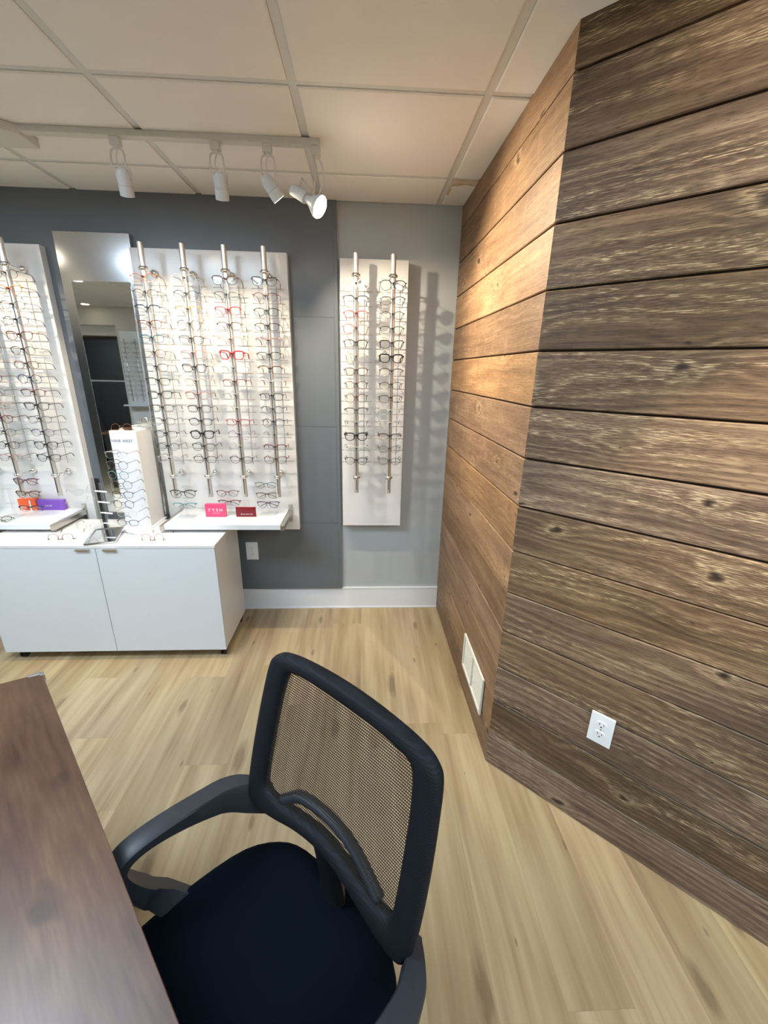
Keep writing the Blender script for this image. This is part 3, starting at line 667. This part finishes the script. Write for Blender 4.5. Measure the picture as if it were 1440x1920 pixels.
# ------------------------------------------------------------------ track lighting
TYC = 1.955
t = thing('lighting_track', 'pale grey track light rail on the ceiling above the displays', 'track', (-1.2, TYC, H))
MB().box(-2.2, 1.027, -.018, .018, -.021, 0).box(-2.2, 1.010, -.004, .004, -.0215, -.018).build('rail', M['trackw'], t, bevel=.0015)
MB().box(1.020, 1.031, -.019, .019, -.023, 0).build('end_cap', M['trackw'], t, bevel=.001)
cp = MB().prism([(-.27, -.060), (-.11, -.060), (-.055, -.012), (-.055, .090), (-.27, .090)], -.034, 0); cp.build('canopy', M['trackw'], t, bevel=.004)

def spot(parent, loc, direction, power, size, blend=.6, c=WARM, rad=.012):
    l = bpy.data.lights.new('lamp_beam', 'SPOT'); l.energy = power; l.color = c; l.spot_size = size; l.spot_blend = blend; l.shadow_soft_size = rad
    o = bpy.data.objects.new('lamp_beam', l); col.objects.link(o); o.parent = parent; o.location = loc
    o.rotation_mode = 'QUATERNION'; o.rotation_quaternion = Vector(direction).to_track_quat('-Z', 'Y'); return o
def head(x, aim, label, power, size, swing=0.0):
    t = thing('track_light', label, 'spotlight', (x, TYC, H - .021), 0, 'white track spotlights')
    MB().box(-.017, .017, -.015, .015, -.026, 0).lathe((0, 0, -.034), (0, 0, 1), [(0, .008), (.009, .012)], 14).build('track_adapter', M['trackw'], t, bevel=.001)
    d = Vector(aim).normalized(); c = Vector((.004 + swing, 0, -.130))
    side = Vector((1, 0, 0)); w = .026
    pth = [c + side * -w, c + side * -w + Vector((0, 0, .03)), Vector((-.0255, 0, -.085)), Vector((-.024, 0, -.048)), Vector((-.014, 0, -.035)), Vector((.014, 0, -.035)), Vector((.024, 0, -.048)), Vector((.0255, 0, -.085)), c + side * w + Vector((0, 0, .03)), c + side * w]
    MB().tube(spline(pth, 3, False), .0032, 8, flat=1.5).build('stirrup', M['trackw'], t, smooth=True)
    MB().tube(spline([(0, .004, -.036), (-.010, .008, -.060), (-.006, .008, -.080), tuple(c - d * .030)], 4, False), .0018, 6).build('lamp_cable', M['trackw'], t, smooth=True)
    h1 = MB().lathe(c - d * .038, d, [(0, .010), (.006, .018), (.022, .024), (.052, .0245), (.053, .0235), (.055, .0235)], 24).build('lamp_housing', M['lampw'], t, auto=.5)
    MB().lathe(c + d * .017, d, [(0, .0245), (.001, .0255), (.034, .0255), (.034, .0225), (.024, .022)], 24).build('lamp_ring', M['lampw'], t, auto=.5)
    MB().lathe(c + d * .040, d, [(0, .0215), (.002, .0215)], 20).build('bulb', M['bulb'], t)
    spot(t, c + d * .056, d, power, size)
    return t
LH = {}
head(-1.93, (.22, .62, -1.1), 'white track spotlight left of the canopy, out at the left picture edge', 20, 1.5)
head(-.925, (-.16, .50, -1.0), 'white track spotlight hanging furthest left under the rail, right of the canopy', 20, 1.6, .008)
head(-.560, (-.10, .46, -1.0), 'white track spotlight hanging straight, second from left under the rail', 15, 1.6, .004)
head(-.368, (.64, .36, -.85), 'white track spotlight tilted to the right, beside the lit bare bulb', 24, 1.75)
# the lit lamp at the end of the rail
t = thing('track_light', 'lit bare floodlight bulb in a white socket at the right end of the rail', 'spotlight', (-.185, TYC, H - .021), 0, 'white track spotlights')
MB().box(-.017, .017, -.015, .015, -.030, 0).lathe((0, 0, -.034), (0, 0, 1), [(0, .010), (.009, .013)], 14).build('track_adapter', M['trackw'], t, bevel=.001)
d4 = Vector((.80, -.30, -.50)).normalized(); c4 = Vector((-.030, -.010, -.175))
MB().tube(spline([c4 + Vector((.040, -.01, .015)), (.030, 0, -.085), (.010, 0, -.036), (-.008, 0, -.036), (-.002, .02, -.075), c4 + Vector((.012, .032, .02))], 4, False), .0036, 8, flat=1.6).build('stirrup', M['trackw'], t, smooth=True)
MB().tube([c4 - d4 * .045 + Vector((0, 0, .018)), c4 - d4 * .050 + Vector((.012, 0, .052)), c4 + Vector((.010, 0, .022))], .0024, 8).build('lamp_cable', M['trackw'], t, smooth=True)
MB().lathe(c4 - d4 * .085, d4, [(0, .013), (.004, .020), (.068, .021), (.070, .018)], 24).build('socket', M['lampw'], t, auto=.5)
MB().lathe(c4 - d4 * .004, d4, [(-.016, .013), (.010, .017), (.034, .033), (.048, .041), (.056, .041)], 24).build('bulb_shell', M['lampw'], t, auto=.6)
MB().lathe(c4 + d4 * .052, d4, [(0, .038), (.005, .037), (.011, .026)], 24).build('bulb', M['bulb'], t)
spot(t, c4 + d4 * .072, (.80, -.28, -.50), 60, 1.9, .7, rad=.03)

# other lamps of the room, two panels of them added for bounce light
def troffer(x0, x1, y0, y1, label, mat='led'):
    t = thing('ceiling_light', label, 'ceiling light', ((x0 + x1) / 2, (y0 + y1) / 2, H)); w, h = (x1 - x0) / 2 - .016, (y1 - y0) / 2 - .016
    m = MB()
    for a in ((-w, w, -h, -h + .02), (-w, w, h - .02, h), (-w, -w + .02, -h + .02, h - .02), (w - .02, w, -h + .02, h - .02)): m.box(*a, -.006, 0)
    m.build('light_frame', M['trimw'], t); MB().box(-w + .02, w - .02, -h + .02, h - .02, -.003, -.0005).build('diffuser', M[mat], t)
gx = lambda i: GX + i * .6096
gy = lambda j: GY + j * GS
troffer(gx(-3), gx(-1), gy(-2), gy(-1), 'cool white ceiling panel light above the brown desk')
troffer(gx(1), gx(2), gy(-5), gy(-3), 'added cool white bounce-light panel behind the camera on the right')  # unseen panel, added so more light bounces up to the ceiling
troffer(gx(-8), gx(-6), gy(-2), gy(-1), 'added cool white bounce-light panel, unseen over the far end of the room')  # added for bounce light, set outside what the tall mirror reflects
for x, y, lb in ((-2.93, .05, 'small round ceiling downlight reflected at the left of the tall mirror'), (-3.95, -1.75, 'small round ceiling downlight near the dark shop window')):
    t = thing('ceiling_downlight', lb, 'ceiling light', (x, y, H)); MB().lathe((0, 0, 0), (0, 0, -1), [(0, .07), (.006, .065), (.008, .05)], 24).build('trim_ring', M['lampw'], t, auto=.5)
    MB().lathe((0, 0, -.0085), (0, 0, -1), [(0, .048), (.001, .047)], 24).build('downlight_face', M['bulbs'], t)
# spotlight on a second rail lights the angled wall from the right
t = thing('lighting_track', 'pale track rail on the ceiling in front of the angled plank wall', 'track', (.95, .15, H), -math.pi / 4)
MB().box(-.75, .55, -.018, .018, -.021, 0).build('rail', M['trackw'], t, bevel=.0015)
def head2(px, py, aim, power, size, lb):
    t = thing('track_light', lb, 'spotlight', (px, py, H - .021), -PI / 4, 'white track spotlights'); d = Vector(aim).normalized(); c = Vector((0, 0, -.12))
    MB().box(-.017, .017, -.015, .015, -.03, 0).build('track_adapter', M['trackw'], t, bevel=.001)
    MB().tube([(-.026, 0, -.12), (-.024, 0, -.05), (-.01, 0, -.032), (.01, 0, -.032), (.024, 0, -.05), (.026, 0, -.12)], .0032, 8).build('stirrup', M['trackw'], t, smooth=True)
    RZ = Matrix.Rotation(PI / 4, 3, 'Z'); dl = RZ @ d
    MB().lathe(c - dl * .04, dl, [(0, .010), (.006, .018), (.022, .024), (.09, .0255), (.09, .0225), (.078, .022)], 24).build('lamp_housing', M['lampw'], t, auto=.5)
    MB().lathe(c + dl * .040, dl, [(0, .0215), (.002, .0215)], 20).build('bulb', M['bulb'], t); spot(t, c + dl * .056, dl, power, size)
head2(.95 + .30, .15 - .30, (-.10, 1.0, -.86), 120, .68, 'white track spotlight aimed at the angled planks, further from the corner')
head2(.95 - .36, .15 + .36, (.45, .60, -.45), 6, 2.0, 'added white track spotlight brightening the angled planks, nearer the corner')  # unseen head added to brighten the upper angled wall

# ------------------------------------------------------------------ desk
DZ = .75
A = (-.898, 1.006); B = (-.02, .085); dpts = [A, B, (-.62, -.52), (-1.70, .60)]
t = thing('office_desk', 'dark walnut desk with a clear corner guard, cut by the lower left edge', 'desk', (0, 0, 0))
mb = MB().prism(dpts, DZ - .030, DZ); o = mb.build('desk_top', [M['desk'], M['deskedge']], t, bevel=.0012)
for p in o.data.polygons:
    if abs(p.normal.z) < .9: p.material_index = 1
for (x, y) in ((-.93, .86), (-.25, .13), (-.62, -.38), (-1.50, .60)):
    MB().box(x - .022, x + .022, y - .022, y + .022, 0, DZ - .030).build('desk_leg', M['black'], t, bevel=.002)
g1 = Vector((B[0] - A[0], B[1] - A[1], 0)).normalized(); g2 = Vector((dpts[3][0] - A[0], dpts[3][1] - A[1], 0)).normalized()
t2 = thing('corner_guard', 'clear plastic corner guard on the far corner of the brown desk', 'corner guard', (A[0], A[1], DZ - .022))
def gp(a, b, z): q = g1 * a + g2 * b; return Vector((q.x, q.y, z))
m = MB()
def slab(a0, a1, b0, b1, z0, z1): m.add([gp(a, b, z) for a in (a0, a1) for b in (b0, b1) for z in (z0, z1)], [(0, 1, 3, 2), (4, 6, 7, 5), (0, 4, 5, 1), (2, 3, 7, 6), (0, 2, 6, 4), (1, 5, 7, 3)])
slab(-.004, .001, -.004, .032, 0, .0245); slab(-.004, .014, -.004, .001, 0, .0245); slab(-.001, .008, .001, .032, .0222, .0245); slab(-.001, .014, -.001, .007, .0222, .0245)
m.build('guard_body', M['frost'], t2, bevel=.0008); tag(t2, t2['label'], t2['category'])

# ------------------------------------------------------------------ office chair
O = Vector((-.035, .64, 0)); rzc = math.atan2(-.6820, .7314) ; t = thing('office_chair', 'black mesh-back office chair with looped arms, pushed up to the desk', 'chair', O, rzc)
# local +X is the chair's side axis, local -Y is the way it faces; b = distance forward
bz = lambda z, a=0: .243 * (.97 - z) - .012 * (1 - (a / .24) ** 2)
OU = [(0, .993), (.10, .990), (.175, .983), (.212, .970), (.226, .945), (.233, .88), (.238, .80), (.240, .72), (.238, .655), (.225, .617), (.195, .608), (.14, .618), (.07, .638)]
IN = [(0, .963), (.09, .961), (.145, .957), (.163, .949), (.172, .930), (.180, .88), (.185, .80), (.187, .74), (.187, .69), (.182, .668), (.160, .660), (.12, .660), (.07, .668)]
def sym(K, last): return K + [last] + [(-a, z) for a, z in K[:0:-1]]
OUs, INs = spline(sym(OU, (0, .647)), 4), spline(sym(IN, (0, .676)), 4)
m = MB(); rings = []
for p, q in zip(OUs, INs):
    c = (p + q) / 2; w = (p - q) / 2; rg = []
    for k_ in range(14):
        a = 2 * PI * k_ / 14; cc, ss = math.cos(a), math.sin(a); e = .7
        cu = math.copysign(abs(cc) ** e, cc); su = math.copysign(abs(ss) ** e, ss)
        P = c + w * cu; rg.append(Vector((P.x, -(bz(P.y, P.x) + .016 * su), P.y)))
    rings.append(rg)
fr_ = m.loft(rings, closed=True).build('back_frame', M['netsolid'], t, smooth=True)
uvl = fr_.data.uv_layers.new(name='UVMap')
for lp in fr_.data.loops: v_ = fr_.data.vertices[lp.vertex_index].co; uvl.data[lp.index].uv = (v_.x + 1, v_.z)
# mesh panel
bm = bmesh.new(); ul = bm.loops.layers.uv.new('UVMap'); nx, nz = 22, 18; g = []
for j in range(nz + 1):
    z = .650 + (.972 - .650) * j / nz; hw = .195 if z < .93 else .195 - (z - .93) * .35; row = []
    for i in range(nx + 1):
        a = -hw + 2 * hw * i / nx; row.append(bm.verts.new((a, -(bz(z, a) + .004), z)))
    g.append(row)
for j in range(nz):
    for i in range(nx):
        f = bm.faces.new((g[j][i], g[j][i + 1], g[j + 1][i + 1], g[j + 1][i])); f.smooth = True
        for lp in f.loops: lp[ul].uv = (lp.vert.co.x + 1, lp.vert.co.z)
me = bpy.data.meshes.new('back_mesh'); bm.to_mesh(me); bm.free(); me.materials.append(M['net']); o = bpy.data.objects.new('back_mesh', me); col.objects.link(o); o.parent = t
# lumbar bar behind the mesh
lum = spline([(-.135, .656), (-.115, .674), (-.088, .696), (-.045, .706), (0, .709), (.045, .706), (.088, .692), (.125, .672), (.15, .658)], 3, False)
MB().tube([Vector((p.x, -(bz(p.y, p.x) - .006), p.y)) for p in lum], .0125, 8, up=(0, 1, 0), flat=1.1).build('lumbar_bar', M['chairpl'], t, smooth=True)
# seat cushion
m = MB(); so = spline([(0, .010), (.12, .018), (.185, .048), (.235, .115), (.258, .22), (.266, .33), (.262, .43), (.235, .49), (.16, .515), (0, .522), (-.16, .515), (-.235, .49), (-.262, .43), (-.266, .33), (-.258, .22), (-.235, .115), (-.185, .048), (-.12, .018)], 3)
cen = Vector((0, .27, 0)); rings = []
for sc_, z in ((.93, .400), (.985, .405), (1.0, .425), (1.0, .447), (.985, .461), (.95, .470), (.88, .4745), (.72, .473), (.5, .470), (.25, .468), (.04, .468)):
    rings.append([Vector(((cen + (p - cen) * sc_).x, -(cen + (p - cen) * sc_).y, z - max(0, (p.y - .40)) * .12 * sc_)) for p in so])
m.loft(rings).build('seat', M['seat'], t, smooth=True)
# arms
AR = [(.040, .622, .060, .545), (.072, .640, .100, .572), (.105, .652, .126, .590), (.16, .664, .168, .615), (.23, .677, .228, .643), (.30, .683, .288, .661), (.345, .676, .326, .661), (.368, .652, .343, .648), (.366, .612, .342, .626),
      (.350, .560, .326, .585), (.325, .500, .298, .536), (.290, .440, .262, .486), (.235, .375, .215, .428), (.16, .362, .16, .400)]
for sg in (-1, 1):
    m = MB(); ao = spline([(q[0], q[1]) for q in AR], 4, False); ai = spline([(q[2], q[3]) for q in AR], 4, False); rings = []
    for p, q in zip(ao, ai):
        rg = []; wd = (.023 if p.y > .5 else .017) - .010 * max(0, 1 - (p.x - .04) / .05)
        bow = .2690 - .034 * max(0, min(1.2, 1 - (p.x - .06) / .09)) ** 2
        for (P, s_) in ((p, -1), (p, -.85), (p, .85), (p, 1), (q, 1), (q, -1)):
            Q = p + (q - p) * .10 if (s_ in (-1, 1) and P is p) else P
            rg.append(Vector((sg * (bow + s_ * wd - max(0, .50 - Q.y) * .5), -Q.x, Q.y)))
        rings.append(rg)
    m.loft(rings).build('armrest', M['chairpl'], t, auto=.7)
# back bracket, seat plate, gas lift, star base
MB().tube(spline([(0, -.062, .662), (0, -.052, .58), (0, -.045, .48), (0, -.07, .40), (0, -.15, .375), (0, -.24, .372)], 4, False), .017, 10, flat=2.2, up=(0, 1, 0)).build('back_bracket', M['black'], t, smooth=True)
MB().box(-.12, .12, -.40, -.14, .365, .398).box(-.26, .26, -.29, -.20, .378, .398).build('seat_plate', M['chairpl'], t, bevel=.006)
MB().lathe((0, -.26, .10), (0, 0, 1), [(0, .030), (.14, .030), (.141, .016), (.27, .016)], 20).build('gas_lift', M['chairpl'], t, auto=.6)
for k_ in range(5):
    a = 2 * PI * k_ / 5 + .3; ux, uy = math.cos(a), math.sin(a)
    l_ = MB().tube([(0, -.26, .105), (ux * .15, -.26 + uy * .15, .095), (ux * .29, -.26 + uy * .29, .070)], [.028, .022, .015], 10).build('base_leg', M['chairpl'], t, smooth=True)
    x, y = ux * .285, -.26 + uy * .285
    MB().lathe((x, y, .05), (0, 0, 1), [(0, .008), (.02, .008)], 8).lathe((x - uy * .024, y + ux * .024, .026), (uy, -ux, 0), [(0, .020), (.003, .026), (.020, .026), (.021, .018), (.027, .018), (.028, .026), (.045, .026), (.048, .020)], 18).build('caster', M['rubber'], l_, auto=.5)
chair = t

# ------------------------------------------------------------------ what the tall mirror shows
t = thing('meeting_table', 'dark brown table standing by the dark shop window behind the camera', 'table', (-2.95, -.95, 0))
MB().box(-.45, .45, -.35, .35, .72, .75).build('table_top', M['desk'], t, bevel=.002)
for x in (-.40, .40):
    for y in (-.30, .30): MB().box(x - .02, x + .02, y - .02, y + .02, 0, .72).build('table_leg', M['black'], t)
rb = tag(box('display_board', M['gloss'], -3.67, -3.33, YF + .012, YF + .03, .62, 2.06, bevel=.0015), 'narrow white display board with a ledge, seen reflected in the tall mirror', 'display board', 'white display boards')
box('ledge', M['satinw'], -3.69, -3.31, YF + .03, YF + .2, .98, 1.0, parent=rb)
RG = 'glasses on the reflected board'
for i, x in enumerate((-3.58, -3.42)):
    tt = thing('eyewear_pole', ('left', 'right')[1 - i] + ' steel pole on the board reflected in the tall mirror', 'display pole', (x, YF + .10, 1.05), 0, 'steel eyewear poles')
    MB().cyl((0, 0, 0), (0, 0, .90), .010, n=12).build('tube', M['steel'], tt, smooth=True)
    for z in (.06, .84): MB().cyl((0, -.07, z), (0, 0, z), .005, n=8).build('mount_arm', M['chrome'], tt, smooth=True)
    for r in range(12):
        glasses((x, YF + .125, 1.14 + r * .068), ('rect', 'oval')[(r + i) % 2], ('black', 'darkbrown', 'grey')[(r + i) % 3], 'small glasses on the %s pole of the reflected board, row %s from below' % (('left', 'right')[1 - i], ORD[r + 1] if r else 'first'), RG, rz=PI, sc=.85)
def tree(o, p=None):
    c = o.copy(); col.objects.link(c)
    if p: c.parent = p
    for ch in o.children: tree(ch, c)
    return c
c2 = tree(chair); c2.location = (-3.95, -1.25, 0); c2.rotation_euler = (0, 0, 2.2); c2['label'] = 'black office chair before the dark shop window, seen in the mirror'

# ------------------------------------------------------------------ world, camera
w = bpy.data.worlds.new('World'); bpy.context.scene.world = w; w.use_nodes = True
w.node_tree.nodes['Background'].inputs[0].default_value = (.01, .015, .02, 1); w.node_tree.nodes['Background'].inputs[1].default_value = .3
cam = bpy.data.cameras.new('camera'); co = bpy.data.objects.new('camera', cam); col.objects.link(co)
cam.sensor_fit = 'HORIZONTAL'; cam.sensor_width = 36; cam.lens = 781.39 / 1440 * 36; cam.clip_start = .02
p_, r_, y_ = .3264, .0205, .0529
fwd = Vector((math.sin(y_) * math.cos(p_), math.cos(y_) * math.cos(p_), -math.sin(p_))); rt = Vector((math.cos(y_), -math.sin(y_), 0)); up = rt.cross(fwd)
rt2 = rt * math.cos(r_) + up * math.sin(r_); up2 = -rt * math.sin(r_) + up * math.cos(r_)
mw = Matrix.Identity(4)
for i in range(3): mw[i][0], mw[i][1], mw[i][2] = rt2[i], up2[i], -fwd[i]
mw.translation = Vector((0, 0, 1.5712)); co.matrix_world = mw
sc = bpy.context.scene; sc.camera = co
sc.view_settings.view_transform = 'Standard'; sc.view_settings.look = 'None'; sc.view_settings.gamma = 1; sc.view_settings.use_curve_mapping = False
sc.view_settings.exposure = 0.90
sc.cycles.use_denoising = True; sc.cycles.max_bounces = 10; sc.cycles.transparent_max_bounces = 24; sc.cycles.sample_clamp_indirect = 6
